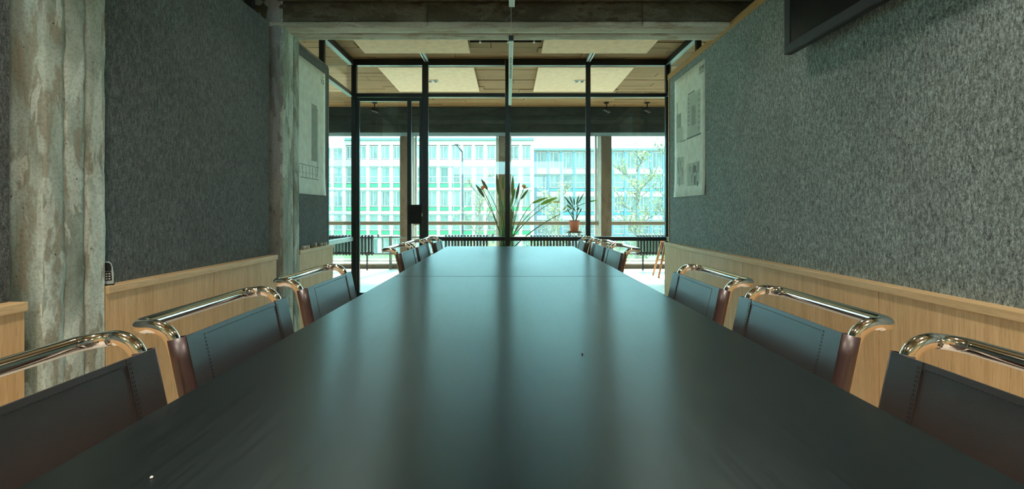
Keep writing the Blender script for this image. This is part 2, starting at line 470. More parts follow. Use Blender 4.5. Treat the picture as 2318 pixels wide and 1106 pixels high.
# ---- black steel and glass partition
GY, GXL, GXR = 5.77, -1.875, 1.95
gf = empty('wall_glass_far', (0,0,0)); tag(gf, 'black steel framed glass wall at the end of the table', 'glass wall', kind='structure')
bw = .058
def vbar(root, x, y, z0, z1, wx=bw, wy=.06, name='mullion'): return box(name, M['black'], root, x-wx/2, x+wx/2, y-wy/2, y+wy/2, z0, z1, .003, 1)
mx = [(963-VPX)*GY/F, (1149-VPX)*GY/F, (1331-VPX)*GY/F]
vbar(gf, GXL, GY, 0, CEIL, .06); vbar(gf, GXR, GY, 0, CEIL, .06)
vbar(gf, mx[0], GY, 0, CEIL, .072); vbar(gf, mx[1], GY, 0, CEIL, .056); vbar(gf, mx[2], GY, 0, CEIL, .054)
xs = [GXL] + mx + [GXR]
Zt, Zm = EYE + 263*GY/F, EYE - 61*GY/F
for i in range(4):
    a, b = xs[i]+.03, xs[i+1]-.03
    box('top_rail', M['black'], gf, a, b, GY-.03, GY+.03, EYE+330*GY/F, CEIL, .003, 1)
    box('transom', M['black'], gf, a, b, GY-.028, GY+.028, Zt-.023, Zt+.023, .003, 1)
    box('glass_pane', M['glass'], gf, a, b, GY-.005, GY+.005, Zt+.022, EYE+331*GY/F)
    if i > 0:
        box('transom', M['black'], gf, a, b, GY-.028, GY+.028, Zm-.024, Zm+.024, .003, 1)
        box('bottom_rail', M['black'], gf, a, b, GY-.028, GY+.028, 0, .07, .003, 1)
        box('glass_pane', M['glass'], gf, a, b, GY-.005, GY+.005, Zm+.022, Zt-.022)
        box('glass_pane', M['glass'], gf, a, b, GY-.005, GY+.005, .068, Zm-.022)
# door leaf in the first bay
dr = empty('door_1', (0,0,0)); tag(dr, 'black steel and glass door with a narrow side light and lock box', 'door', kind='structure')
dx0, dx1 = GXL+.034, mx[0]-.040; dz1 = Zt-.028
sx = (927-VPX)*GY/F
box('stile', M['black'], dr, dx0, dx0+.03, GY-.022, GY+.022, .01, dz1, .002, 1)
box('stile', M['black'], dr, sx-.024, sx+.024, GY-.022, GY+.022, .01, dz1, .002, 1)
box('stile', M['black'], dr, dx1-.03, dx1, GY-.022, GY+.022, .01, dz1, .002, 1)
for a, b in ((dx0+.03, sx-.024), (sx+.024, dx1-.03)):
    box('door_rail', M['black'], dr, a, b, GY-.02, GY+.02, dz1-.045, dz1, .002, 1)
    box('door_rail', M['black'], dr, a, b, GY-.02, GY+.02, .01, .09, .002, 1)
lz1, lz0 = EYE + 16*GY/F, EYE - 27*GY/F
box('glass_pane', M['glass'], dr, dx0+.028, sx-.022, GY-.004, GY+.004, .088, dz1-.043)
box('glass_pane', M['glass'], dr, sx+.022, dx1-.028, GY-.004, GY+.004, lz1, dz1-.043)
box('glass_pane', M['glass'], dr, sx+.022, dx1-.028, GY-.004, GY+.004, .088, lz0)
lk = box('lock_box', M['black_matte'], dr, sx-.01, dx1-.005, GY-.035, GY+.035, lz0, lz1, .004)
hd = MB().tube(fillet([(sx+.06, GY-.035, (lz0+lz1)/2-.01), (sx+.06, GY-.08, (lz0+lz1)/2-.01), (sx+.035, GY-.08, (lz0+lz1)/2-.01)], .008), .009, 10).build('handle', M['black'], lk)
MB().tube([(dx1+.006, GY-.04, lz0+.09), (dx1+.006, GY-.04, lz0+.13)], .006, 10).build('lock_pin', M['alu'], dr)

def side_glass(name, x, y0, label, panes):
    g = empty(name, (0,0,0)); tag(g, label, 'glass wall', kind='structure')
    yb = GY-.03
    box('top_rail', M['black'], g, x-.03, x+.03, y0, yb, EYE+330*GY/F, CEIL, .003, 1)
    for yy in panes: vbar(g, x, yy, 0, CEIL, .05, .05, 'post')
    ya = panes[-1]+.025
    box('transom', M['black'], g, x-.028, x+.028, ya, yb, Zt-.023, Zt+.023, .003, 1)
    box('transom', M['alu'], g, x-.028, x+.028, ya, yb, Zm-.024, Zm+.024, .003, 1)  # pale metal stands in for the reflection on this black bar
    box('bottom_rail', M['black'], g, x-.028, x+.028, ya, yb, 0, .07, .003, 1)
    zt = EYE+331*GY/F
    box('glass_pane', M['glass'], g, x-.005, x+.005, ya, yb, Zt+.022, zt)
    box('glass_pane', M['glass'], g, x-.005, x+.005, ya, yb, Zm+.022, Zt-.022)
    box('glass_pane', M['glass'], g, x-.005, x+.005, ya, yb, .068, Zm-.022)
    ps = panes
    for a, b in zip(ps[:-1], ps[1:]):
        a2, b2 = a+.025, b-.025
        box('glass_pane', M['glass'], g, x-.005, x+.005, a2 if a > 3.7 else max(a2, 4.0), b2, 2.56, zt)
side_glass('wall_glass_left', GXL-.03, 3.995, 'short black framed glass wall beyond the left felt panel', [4.845])
side_glass('wall_glass_right', GXR+.0, 3.995, 'short black framed glass wall behind the right felt wall', [4.845])
# clerestory posts standing behind the felt near the beam
o = box('steel_post', M['black'], None, -1.925, -1.87, 3.44, 3.50, 0, CEIL, .003, 1); tag(o, 'black steel post rising behind the left felt wall', 'post', kind='structure')
o = box('steel_post', M['black'], None, 1.81, 1.865, 3.44, 3.50, 0, CEIL, .003, 1); tag(o, 'black steel post rising behind the right felt wall', 'post', kind='structure')

# ---- window front of the building
ob = empty('trim_window_beam', (0,0,0)); tag(ob, 'concrete beam above the far windows, its backlit shade put into the colour', 'beam', kind='structure')
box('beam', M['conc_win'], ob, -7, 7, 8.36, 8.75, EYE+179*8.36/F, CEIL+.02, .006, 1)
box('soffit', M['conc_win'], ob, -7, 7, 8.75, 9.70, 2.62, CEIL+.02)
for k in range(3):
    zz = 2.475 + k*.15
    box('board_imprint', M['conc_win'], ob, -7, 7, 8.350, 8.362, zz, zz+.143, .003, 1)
wx0 = [-5.76, -3.84, -1.945, -.085, 1.86, 3.75, 5.65]
WY = 8.93
for i, x in enumerate(wx0):
    lab = {2: 'beige concrete window column behind the glass door', 3: 'beige concrete window column behind the tall plant', 4: 'beige concrete window column right of the potted plant',
           1: 'beige window column left of the glass wall', 5: 'beige window column hidden by the right felt wall', 0: 'beige window column at the far left of the office', 6: 'beige window column at the far right of the office'}[i]
    o = box('window_column', M['conc_beige'], None, x-.10, x+.10, WY, WY+.40, .0, 2.63, .006, 1); tag(o, lab, 'column', kind='structure')
pl = empty('baseboard_window', (0,0,0)); tag(pl, 'low brown plinth with a pale sill under the far windows', 'plinth', kind='structure')
box('plinth', M['base_brown'], pl, -7, 7, 8.98, 9.02, -.2, .078)
box('sill', M['stone_sill'], pl, -7, 7, 8.965, 9.70, .078, .098, .004, 1)
for i in range(6):
    a, b = wx0[i]+.11, wx0[i+1]-.11
    wn = empty('window_%d' % (i+1), ((a+b)/2, 0, 0)); tag(wn, 'tall office window in bay %s of the far front' % ['one from the left end','left of the glass door','behind the glass door','beside the tall plant','right of the potted plant','at the right end'][i], 'window', kind='structure')
    hw = (b-a)/2
    for s in (-1, 1): box('window_frame', M['white_paint'], wn, s*(hw-.02)-.02, s*(hw-.02)+.02, 9.30, 9.36, .098, 2.62, .003, 1)
    box('window_frame', M['white_paint'], wn, -hw+.04, hw-.04, 9.30, 9.36, 2.57, 2.62, .003, 1)
    box('window_frame', M['white_paint'], wn, -hw+.04, hw-.04, 9.30, 9.36, .098, .14, .003, 1)
    box('window_rail', M['rail_wood'], wn, -hw, hw, 9.22, 9.295, .815, .888, .006, 1)
    box('glass_pane', M['glass_win'], wn, -hw+.04, hw-.04, 9.325, 9.335, .14, 2.57)

# ================================================================ OBJECTS IN THE ROOM
# ---- tables
TX0, TX1, TZ = -.583, .622, EYE-.328
for k, (a, b, lab) in enumerate([(.22, 2.402, 'black stained oak meeting table nearest the camera, between the two chair rows'), (2.406, 4.50, 'black stained oak meeting table pushed on behind the near one, towards the glass wall')]):
    t = empty('meeting_table', (0, 0, 0)); tag(t, lab, 'table', 'two tables set end to end')
    box('table_top', M['table'], t, TX0, TX1, a, b, TZ-.035, TZ, .003, 2)
    for yy in (a+.35, b-.35):
        box('leg', M['black'], t, -.13, .17, yy-.03, yy+.03, .02, TZ-.035, .004, 1)
        box('foot', M['black'], t, -.16, .20, yy-.05, yy+.05, 0, .02, .004, 1)

# ---- chairs (cantilever, leather sling)
def make_chair(name):
    rt = empty(name)
    W = .236; R = .0155
    # local +x = behind the sitter; origin on the floor below the leather's top edge
    def half(s):
        return [(.108, s*W, .816), (.020, s*W, .823), (-.078, s*W, .43), (-.50, s*W, .455), (-.50, s*W, R), (.06, s*W, R)]
    a = half(1); b = half(-1)[::-1]
    rads = [.045, .052, .07, .07, .07, .05]
    path = fillet(a + b, rads + rads[::-1], 7, closed=True)
    MB().tube(path, R, 14, closed=True).build('frame', M['chrome'], rt)
    # back sling
    top = Vector((.0025, 0, .794)); bot = Vector((-.061, 0, .50)); d = (top-bot).normalized(); n = Vector((-d.z, 0, d.x))   # n points to the table
    def cent(zf): return bot.lerp(top, zf)
    for s in (-1, 1):
        pts = [cent(k/6) + Vector((0, s*W, 0)) for k in range(7)]
        mb = MB().tube(pts, R+.0045, 16, caps=False)
        mb.tube(pts, R+.0008, 16, caps=False)
        # leather edge ring at the top and bottom
        nv = 16
        for e in (0, 6):
            o1 = e*nv; o2 = 7*nv + e*nv
            for k in range(nv):
                q = (o1+k, o1+(k+1) % nv, o2+(k+1) % nv, o2+k)
                mb.f.append(q if e else q[::-1]); mb.sm.append(False)
        mb.build('sleeve', M['leather_red'], rt)
    def slab(mb, y0, y1, f0, f1, off, th, ny=10, curve=.006):
        vs = []; fs = []; nz = 8
        for side in (0, 1):
            for j in range(nz+1):
                f = f0 + (f1-f0)*j/nz
                for i in range(ny+1):
                    yy = y0 + (y1-y0)*i/ny
                    sag = curve*(1-(yy/W)**2)
                    vs.append(cent(f) + Vector((0, yy, 0)) + n*(off - sag + (th if side else 0)))
        A = (nz+1)*(ny+1)
        for j in range(nz):
            for i in range(ny):
                q = (j*(ny+1)+i, j*(ny+1)+i+1, (j+1)*(ny+1)+i+1, (j+1)*(ny+1)+i)
                fs.append(tuple(A+k for k in q[::-1])); fs.append(q)
        ring = [i for i in range(ny+1)] + [j*(ny+1)+ny for j in range(1, nz+1)] + [nz*(ny+1)+i for i in range(ny-1, -1, -1)] + [j*(ny+1) for j in range(nz-1, 0, -1)]
        for k in range(len(ring)):
            p, q = ring[k], ring[(k+1) % len(ring)]; fs.append((p, A+p, A+q, q))
        mb.add(vs, fs, False)
        for k in range(len(fs)): mb.sm[-1-k] = (len(fs)-k) <= nz*ny*2 and False
        return mb
    slab(MB(), -W+.004, W-.004, 0.0, 1.0, R-.001, .0045).build('back_panel', M['leather'], rt)
    for s in (-1, 1):
        y0, y1 = sorted((s*(W+.002), s*(W-.066)))
        slab(MB(), y0, y1, .0, 1.0, R+.0035, .0030, 4).build('back_flap', M['leather'], rt)
    slab(MB(), -W+.066, W-.066, .955, 1.0, R+.0035, .0018, 8).build('hem', M['leather'], rt)
    st = MB()
    def dash(yy, f, vert):
        p = cent(f) + Vector((0, yy, 0)) + n*(R+.0065 - .006*(1-(yy/W)**2))
        q = d*.0028 if vert else Vector((0, .0028, 0))
        st.bar(p-q, p+q, .0009, .0009)
    for s in (-1, 1):
        for k in range(34):
            for e in (.059, .063): dash(s*(W-e), .02+k*.0285, True)
    for k in range(40): dash(-W+.075+k*(2*(W-.075))/39, .962, False)
    so = st.build('stitching', M['thread'], rt); so['kind'] = 'stuff'
    # seat sling
    ms = MB()
    ms.box(-.44, -.10, -W+.004, W-.004, .452, .459)
    ms.build('seat', M['leather'], rt, .002, 1)
    for s in (-1, 1):
        MB().tube([(-.44, s*W, .4515), (-.12, s*W, .4325)], R+.0045, 14).build('seat_sleeve', M['leather_red'], rt)
    return rt

def copy_tree(o, parent=None):
    c = o.copy(); COL.objects.link(c); c.parent = parent
    for ch in list(o.children): copy_tree(ch, c)
    return c

proto = make_chair('cantilever_chair')
spots = [  # x, y, turn, label
    (.78, .70, 0, 'nearest chrome and leather cantilever chair on the right side of the table'),
    (.78, 1.315, 0, 'second nearest cantilever chair on the right side, whole top rail in view'),
    (.78, 1.94, 0, 'third cantilever chair on the right side, last before the gap in the row'),
    (.78, 3.42, 0, 'first cantilever chair beyond the gap on the right side of the far table'),
    (.77, 3.94, 0, 'middle cantilever chair of the far three on the right side of the far table'),
    (.715, 4.47, -2, 'farthest cantilever chair on the right side, by the end of the far table'),
    (-.735, .72, 180, 'nearest chrome and leather cantilever chair on the left side of the table'),
    (-.735, 1.29, 180, 'second nearest cantilever chair on the left side, in front of the oak panelling'),
    (-.745, 1.95, 180, 'third cantilever chair on the left side, in front of the slim concrete column'),
    (-.735, 3.41, 180, 'first cantilever chair beyond the gap on the left side of the far table'),
    (-.725, 3.94, 180, 'middle cantilever chair of the far three on the left side of the far table'),
    (-.675, 4.47, 182, 'farthest cantilever chair on the left side, by the glass door end'),
]
for i, (x, y, a, lab) in enumerate(spots):
    c = proto if i == 0 else copy_tree(proto)
    c.location = (x, y, 0); c.rotation_euler = (0, 0, math.radians(a))
    tag(c, lab, 'chair', 'cantilever chairs along the meeting tables')

# ---- acoustic ceiling panels with spot fittings
lamp_e = emis('warm_lamp_glow', (1.0, .80, .52), 14.0)
ap = MB().box(-.6, .6, -.6, .6, 0, .035).mesh('board', .004, 1); ap.materials.append(M['acoustic'])
def acoustic(xc, yc, lab, fit=True, power=30):
    a = empty('acoustic_panel', (xc, yc, EYE+1.80)); tag(a, lab, 'ceiling panel', 'square acoustic panels below the ceiling')
    link('board', ap, None, a)
    for sx_ in (-.5, .5):
        for sy_ in (-.5, .5): MB().tube([(sx_, sy_, .03), (sx_, sy_, .058)], .008, 8).build('hanger', M['alu'], a)
    if not fit: return
    f = empty('spot_fitting', (xc, yc, EYE+1.80)); tag(f, 'twin spot fitting in the acoustic panel ' + lab.split('panel ')[1], 'spotlight', 'spot fittings in the acoustic panels')
    MB().box(-.075, .075, -.042, .042, -.010, -.001).build('plate', M['white_paint'], f, .003, 1)
    for s in (-1, 1):
        MB().lathe([(.029, -.016), (.031, -.010), (.024, -.0105), (.024, -.016)], 18, (s*.036, 0, 0)).build('ring', M['alu'], f)
        MB().lathe([(.0225, -.014), (.0225, -.0105)], 16, (s*.036, 0, 0)).build('bulb', lamp_e, f)
    ld = bpy.data.lights.new('spot_fitting_light', 'SPOT'); ld.energy = power; ld.color = (1.0, .91, .79); ld.spot_size = math.radians(125); ld.spot_blend = .9; ld.shadow_soft_size = .10
    lo = bpy.data.objects.new('spot_fitting_light', ld); COL.objects.link(lo); lo.parent = f; lo.location = (0, 0, -.03)
acoustic(-1.03, 4.78, 'cream square acoustic panel just behind the beam on the left', False)
acoustic(.98, 4.78, 'cream square acoustic panel just behind the beam on the right', False)
acoustic(-1.03, 6.50, 'cream square acoustic panel beyond the glass wall on the left')
acoustic(.98, 6.50, 'cream square acoustic panel beyond the glass wall on the right')
acoustic(-1.03, 2.88, 'cream square acoustic panel over the left middle chairs before the beam', True, 24)
acoustic(.98, 2.88, 'cream square acoustic panel over the right middle chairs before the beam', True, 24)
acoustic(-1.03, .95, 'cream square acoustic panel over the nearest left chairs', True, 140)
acoustic(.98, .95, 'cream square acoustic panel over the nearest right chairs', True, 140)
acoustic(-1.03, -.75, 'cream square acoustic panel behind the camera on the left', True, 165)
acoustic(.98, -.75, 'cream square acoustic panel behind the camera on the right', True, 165)
for x, lab in ((-.99, 'pale cable duct on the ceiling left of the pendant, meeting the glass wall'), (.975, 'pale cable duct on the ceiling right of the pendant, meeting the glass wall')):
    d_ = empty('cable_duct', (x, 5.39, CEIL)); tag(d_, lab, 'cable duct', 'ceiling cable ducts')
    MB().box(-.026, .026, 0, .34, -.04, -.004).build('channel', M['alu'], d_, .003, 1)
    MB().box(-.006, .006, 0, .34, -.043, -.0405).build('slot', M['black_matte'], d_)
c_ = empty('conduit', (0, 5.09, CEIL)); tag(c_, 'thin dark conduit running across the ceiling between the cream panels', 'conduit')
MB().tube([(-.41, 0, -.022), (.36, 0, -.022)], .011, 8).build('pipe', M['black_matte'], c_)
for x in (-.3, .0, .28): MB().box(x-.01, x+.01, -.014, .014, -.036, -.004).build('clip', M['alu'], c_)

# ---- pendant lamps over the table
def pendant(y0, y1, lab, louvre):
    zb = EYE + 1.20; x = .022
    p = empty('pendant_lamp', (x, (y0+y1)/2, zb)); tag(p, lab, 'lamp', 'slim pendant lamps over the table'); L = (y1-y0)/2
    MB().box(-.0165, .0165, -L, L, .002, .034).build('housing', M['alu'], p, .002, 1)
    MB().box(-.0168, .0168, -L-.004, -L, .0, .036).build('end_cap', M['black'], p)
    MB().box(-.0168, .0168, L, L+.004, .0, .036).build('end_cap', M['alu'], p)
    MB().box(-.0105, .0105, -L+.01, L-.01, -.001, .0018).build('diffuser', M['plastic_white'], p)
    if louvre:
        for k in range(16):
            yy = -L + .36 + k*.037
            MB().box(-.009, .009, yy, yy+.014, -.0035, -.0012).build('louvre_slat', M['pipe'], p)
    for s in (-1, 1): MB().tube([(0, s*(L-.12), .034), (0, s*(L-.12), CEIL-zb)], .0016, 6).build('cable', M['alu'], p)
pendant(3.32, 5.33, 'slim pale pendant lamp with a row of louvre slots, hanging before the glass wall', True)
pendant(.75, 2.77, 'slim pale pendant lamp whose end just shows at the top of the picture', False)

# ---- wall display
tv = empty('wall_display', (1.62, 2.765, EYE+.565*1.62)); tag(tv, 'black flat wall display hung high on the right felt wall', 'display')
MB().box(0, .04, -1.29, 0, 0, .74).build('casing', M['plastic_dark'], tv, .004, 2)
fr_ = MB()
MB().box(-.006, .002, -1.288, -.002, .002, .052).build('bezel', M['plastic_dark'], tv, .002, 1)
MB().box(-.006, .002, -1.288, -.002, .69, .738).build('bezel', M['plastic_dark'], tv, .002, 1)
MB().box(-.006, .002, -.055, -.002, .052, .69).build('bezel', M['plastic_dark'], tv, .002, 1)
MB().box(-.006, .002, -1.288, -1.235, .052, .69).build('bezel', M['plastic_dark'], tv, .002, 1)
scr = NT('dark_screen'); scr.col((.008,.010,.009)); scr.set(Roughness=.25)
MB().box(-.002, .0, -1.235, -.055, .052, .69).build('screen', scr.m, tv)
MB().box(  .04, .119, -.75, -.55, .25, .48).build('bracket', M['black_matte'], tv)

# ---- posters
def poster(name, lab, x, side, ya, yb, z0, z1, prints):
    """ya..yb along the wall; prints are (u0,u1,v0,v1,material) with u to the right of the drawing as the viewer sees it, v upward"""
    p = empty(name, (x, 0, 0)); tag(p, lab, 'poster', 'drawings pinned to the felt')
    nx, nz = 10, 14; vs = []; fs = []
    for j in range(nz+1):
        for i in range(nx+1):
            u, v = i/nx, j/nz
            curl = .010*max(0, 1-v*5)**2*(abs(u-.5)*2)**2 + .0015
            vs.append((-side*curl, ya+(yb-ya)*u, z0+(z1-z0)*v))
    for j in range(nz):
        for i in range(nx):
            q = (j*(nx+1)+i, j*(nx+1)+i+1, (j+1)*(nx+1)+i+1, (j+1)*(nx+1)+i)
            fs.append(q if side*(yb-ya) < 0 else q[::-1])
    sh = MB().add(vs, fs, True).build('sheet', M['paper'], p)
    md = sh.modifiers.new('thickness', 'SOLIDIFY'); md.thickness = .0006; md.offset = -1
    for ip, (nm, u0, u1, v0, v1, mt) in enumerate(prints):
        a, b = sorted((ya+(yb-ya)*u0, ya+(yb-ya)*u1))
        e_ = -side*(.0024 + ip*.00003)
        MB().box(min(e_, e_+side*.0008), max(e_, e_+side*.0008), a, b, z0+(z1-z0)*v0, z0+(z1-z0)*v1).build(nm, mt, p)
    return p
G, D, L_ = M['print_grey'], M['print_dark'], M['print_mid']
rr = random.Random(3)
prints = [('facade_print', .08, .24, .46, .70, G), ('facade_print', .20, .40, .455, .462, D), ('facade_print', .08, .13, .70, .80, L_), ('facade_print', .10, .30, .46, .58, L_),
          ('facade_print', .46, .86, .47, .80, L_), ('facade_print', .44, .88, .455, .468, D), ('facade_print', .48, .70, .805, .815, D), ('facade_print', .60, .72, .55, .70, G)]
for k in range(7): prints.append(('window_print', .80, .85, .50+k*.042, .52+k*.042, G)); prints.append(('window_print', .48, .53, .56+k*.034, .575+k*.034, G))
prints += [('facade_print', .10, .34, .10, .33, L_), ('facade_print', .46, .84, .08, .26, L_)]
for k in range(9):
    a = .1+rr.random()*.22; v = .08+rr.random()*.2; prints.append(('facade_print', a, a+.03, v, v+.03+rr.random()*.06, G))
for k in range(11):
    a = .46+rr.random()*.34; v = .06+rr.random()*.13; prints.append(('facade_print', a, a+.04, v, v+.03+rr.random()*.05, [G, D][k % 2]))
for (a, b, c, d) in [(.84,.90,.957,.963),(.84,.86,.935,.957),(.885,.905,.935,.957),(.84,.90,.932,.937),(.92,.965,.955,.96),(.92,.935,.93,.958),(.95,.965,.93,.958),(.92,.965,.944,.948),(.84,.96,.918,.923),(.84,.965,.908,.912)]:
    prints.append(('emblem_mark', a, b, c, d, D))
poster('elevation_poster', 'white sheet of building elevations pinned at the far end of the right felt wall', XR-.001, 1, 4.93, 4.165, 1.225, 2.43, prints)
prints = [('tower_print', .52, .70, .26, .70, G), ('tower_print', .70, .74, .14, .68, L_), ('tower_print', .0, .10, .20, .50, G), ('line_print', .0, .76, .215, .219, D), ('line_print', .0, .76, .118, .123, D)]
for k in range(7): prints.append(('line_print', .02+k*.105, .032+k*.105, .12, .21, G)); prints.append(('line_print', .02+k*.105, .08+k*.105, .155, .16, G))
for (a, b, c, d) in [(.88,.93,.955,.962),(.86,.95,.935,.94),(.86,.88,.91,.935),(.93,.95,.91,.935),(.86,.95,.905,.909)]: prints.append(('emblem_mark', a, b, c, d, D))
poster('tower_poster', 'white sheet with tower drawings beside the slim concrete column', XL+.001, -1, 4.02, 4.70, 1.235, 2.44, prints)

# ---- telephone on the left ledge
ph = empty('cordless_phone', (-1.799, 2.118, .747), math.radians(40)); tag(ph, 'pale and black cordless phone standing on the oak ledge beside the wide column', 'telephone')
pv = []
prof = [(0,.0),(.020,.0),(.024,.004),(.0245,.045),(.021,.078),(.016,.096),(.008,.104),(0,.105)]
outl = prof + [(-x, z) for x, z in prof[-2:0:-1]]
def extr(o, y0, y1, tilt=.12):
    n_ = len(o); vs = [(x, y0 + z*tilt, z) for x, z in o] + [(x, y1 + z*tilt, z) for x, z in o]
    fs = [tuple(range(n_)), tuple(range(2*n_-1, n_-1, -1))] + [((i+1) % n_, i, n_+i, n_+(i+1) % n_) for i in range(n_)]
    return MB().add(vs, fs)
extr(outl, -.012, .010).build('handset', M['plastic_white'], ph, .002, 1)
scl = [(x*.70, .062+(z-.0)*.36) for x, z in outl]; extr(scl, -.0135, -.0115).build('display', M['plastic_dark'], ph)
kp = [(-.019,.020),(.019,.020),(.0165,.060),(-.0165,.060)]; extr(kp, -.0133, -.0115).build('keypad', M['plastic_dark'], ph)
for r_ in range(3):
    for c2 in range(3):
        xk, zk = -.010+c2*.010, .028+r_*.011
        extr([(xk-.003, zk-.002), (xk+.003, zk-.002), (xk+.003, zk+.003), (xk-.003, zk+.003)], -.0145, -.0130).build('key', M['white_paint'], ph)
MB().box(-.028, .028, -.022, .026, 0, .006).build('cradle', M['plastic_dark'], ph, .002, 1)

# ---- little things on the short left ledge
bits = [(4.05, M['base_brown'], 'box'), (4.14, M['white_paint'], 'cup'), (4.22, M['white_paint'], 'box'), (4.30, M['base_brown'], 'cup'), (4.40, M['white_paint'], 'tall'), (4.52, M['plastic_white'], 'cup'), (4.63, M['white_paint'], 'box')]
labs = ['small brown box on the short ledge, next to the slim column', 'small white cup second from the column on the short ledge', 'small white box in the middle of the short ledge', 'small brown cup in the middle of the short ledge',
        'tallest white bottle on the short left ledge', 'pale cup near the far end of the short ledge', 'small white box at the far end of the short ledge']
for (yy, mt, kd), lab in zip(bits, labs):
    if kd == 'box':
        b = empty('small_box', (-1.79, yy, .747), .3); tag(b, lab, 'box'); MB().box(-.016, .016, -.02, .02, 0, .022).build('body', mt, b, .002, 1); MB().box(-.0165, .0165, -.0205, .0205, .022, .028).build('lid', mt, b, .001, 1)
    elif kd == 'cup':
        b = empty('small_cup', (-1.79, yy, .747)); tag(b, lab, 'cup'); MB().lathe([(.012, 0), (.017, .03), (.015, .03), (.0105, .004)], 16).build('bowl', mt, b); MB().lathe([(.013, 0), (.013, .002)], 12).build('foot', mt, b)
    else:
        b = empty('small_bottle', (-1.79, yy, .747)); tag(b, lab, 'bottle'); MB().lathe([(.010, 0), (.010, .032), (.005, .040), (.005, .046)], 14).build('body', mt, b); MB().lathe([(.006, .046), (.006, .054)], 12).build('cap', M['base_brown'], b)

# ---- radiators
def radiator(x0, x1, lab, z0=.27, z1=.655, yc=8.70):
    r_ = empty('radiator', ((x0+x1)/2, yc, 0)); tag(r_, lab, 'radiator', 'cast radiators under the far windows')
    n_ = max(3, int((x1-x0)/.056)); p = (x1-x0)/n_
    mb = MB(); wd, dp = .034, .10
    hs = []
    for k in range(9): a = PI*k/8; hs.append((math.cos(a)*dp/2, z1-.045+math.sin(a)*.045))
    for k in range(9): a = PI + PI*k/8; hs.append((math.cos(a)*dp/2, z0+.045+math.sin(a)*.045))
    m_ = len(hs)
    vs = [(-wd/2, y_, z_) for y_, z_ in hs] + [(wd/2, y_, z_) for y_, z_ in hs] + [(-wd/2+.008, y_*.8, (z_-.46)*.985+.46) for y_, z_ in hs]
    vs = [(-wd/2, y_*.72, (z_-.46)*.97+.46) for y_, z_ in hs] + [(-wd*.28, y_, z_) for y_, z_ in hs] + [(wd*.28, y_, z_) for y_, z_ in hs] + [(wd/2, y_*.72, (z_-.46)*.97+.46) for y_, z_ in hs]
    fs = [tuple(range(m_-1, -1, -1)), tuple(range(3*m_, 4*m_))]
    for q in range(3):
        fs += [(q*m_+i, q*m_+(i+1) % m_, (q+1)*m_+(i+1) % m_, (q+1)*m_+i) for i in range(m_)]
    me = mb.add(vs, fs, False).mesh('section'); me.materials.append(M['radiator'])
    hw = (x1-x0)/2
    for k in range(n_): link('section', me, None, r_, (-hw+(k+.5)*p, 0, 0))
    for zz in (z0+.05, z1-.05): MB().tube([(-hw, 0, zz), (hw, 0, zz)], .018, 10).build('header', M['radiator'], r_)
    for s in (-1, 1): MB().box(s*(hw-.12)-.012, s*(hw-.12)+.012, -.02, .02, 0, z0+.02).build('foot', M['radiator'], r_)
    # valve pipes
    MB().tube(fillet([(hw, 0, z1-.05), (hw+.16, 0, z1-.05), (hw+.16, 0, z0+.02)], .03), .009, 8).build('valve_pipe', M['pipe'], r_)
    MB().lathe([(.013, 0), (.018, .01), (.018, .045), (.012, .05)], 12, (hw+.08, 0, z1-.045)).build('valve', M['pipe'], r_)
radiator(-3.42, -2.47, 'dark ribbed radiator seen through the left side glass, left of the glass door')
radiator(-1.17, -.36, 'ribbed radiator behind the table end, left of the tall plant')
radiator(.40, 1.28, 'ribbed radiator below the potted plant, right of the tall plant')
radiator(2.36, 3.2, 'dark ribbed radiator at the right, behind the slanting wooden leg')
hp = empty('heating_pipe', (0, 8.82, 0)); tag(hp, 'pair of grey heating pipes running along the window front', 'pipe')
for zz in (.60, .29): MB().tube([(-6.9, 0, zz), (6.9, 0, zz)], .016, 8).build('pipe', M['pipe'], hp)
for x in (-4.6, -2.2, -1.3, 0.1, 1.55, 3.4, 5): MB().box(x-.012, x+.012, -.02, .11, .0, .62).build('bracket', M['pipe'], hp)

# ---- plants
def leaf_mesh(mb, base, tip, width, droop=.15, up=Vector((0,0,1)), fold=.25, n=9):
    base = Vector(base); tip = Vector(tip); t = tip - base; L = t.length
    side = t.cross(Vector((0, -1, 0)))
    if side.length < 1e-4: side = Vector((1,0,0))
    side.normalize(); nrm = side.cross(t).normalized()
    vs = []; fs = []
    for i in range(n+1):
        f = i/n; wdt = width*math.sin(PI*min(1, f*.92+.06))**.8*(1-.35*f) if 0 < i < n else .002
        c = base + t*f + Vector((0,0,-droop*L*(f*f))) + nrm*(.04*L*math.sin(PI*f))
        vs += [c - side*wdt + nrm*wdt*fold, c, c + side*wdt + nrm*wdt*fold]
    for i in range(n):
        a = i*3; fs += [(a, a+1, a+4, a+3), (a+1, a+2, a+5, a+4)]
    k = len(vs); vs2 = [v - nrm*.0015 for v in vs]
    fs += [tuple(k+i for i in q[::-1]) for q in fs]
    mb.add(vs + vs2, fs, True)
    return mb

def curve_pts(a, b, c, n=8):
    a, b, c = Vector(a), Vector(b), Vector(c)
    return [a*(1-t)**2 + b*2*t*(1-t) + c*t*t for t in [k/n for k in range(n+1)]]

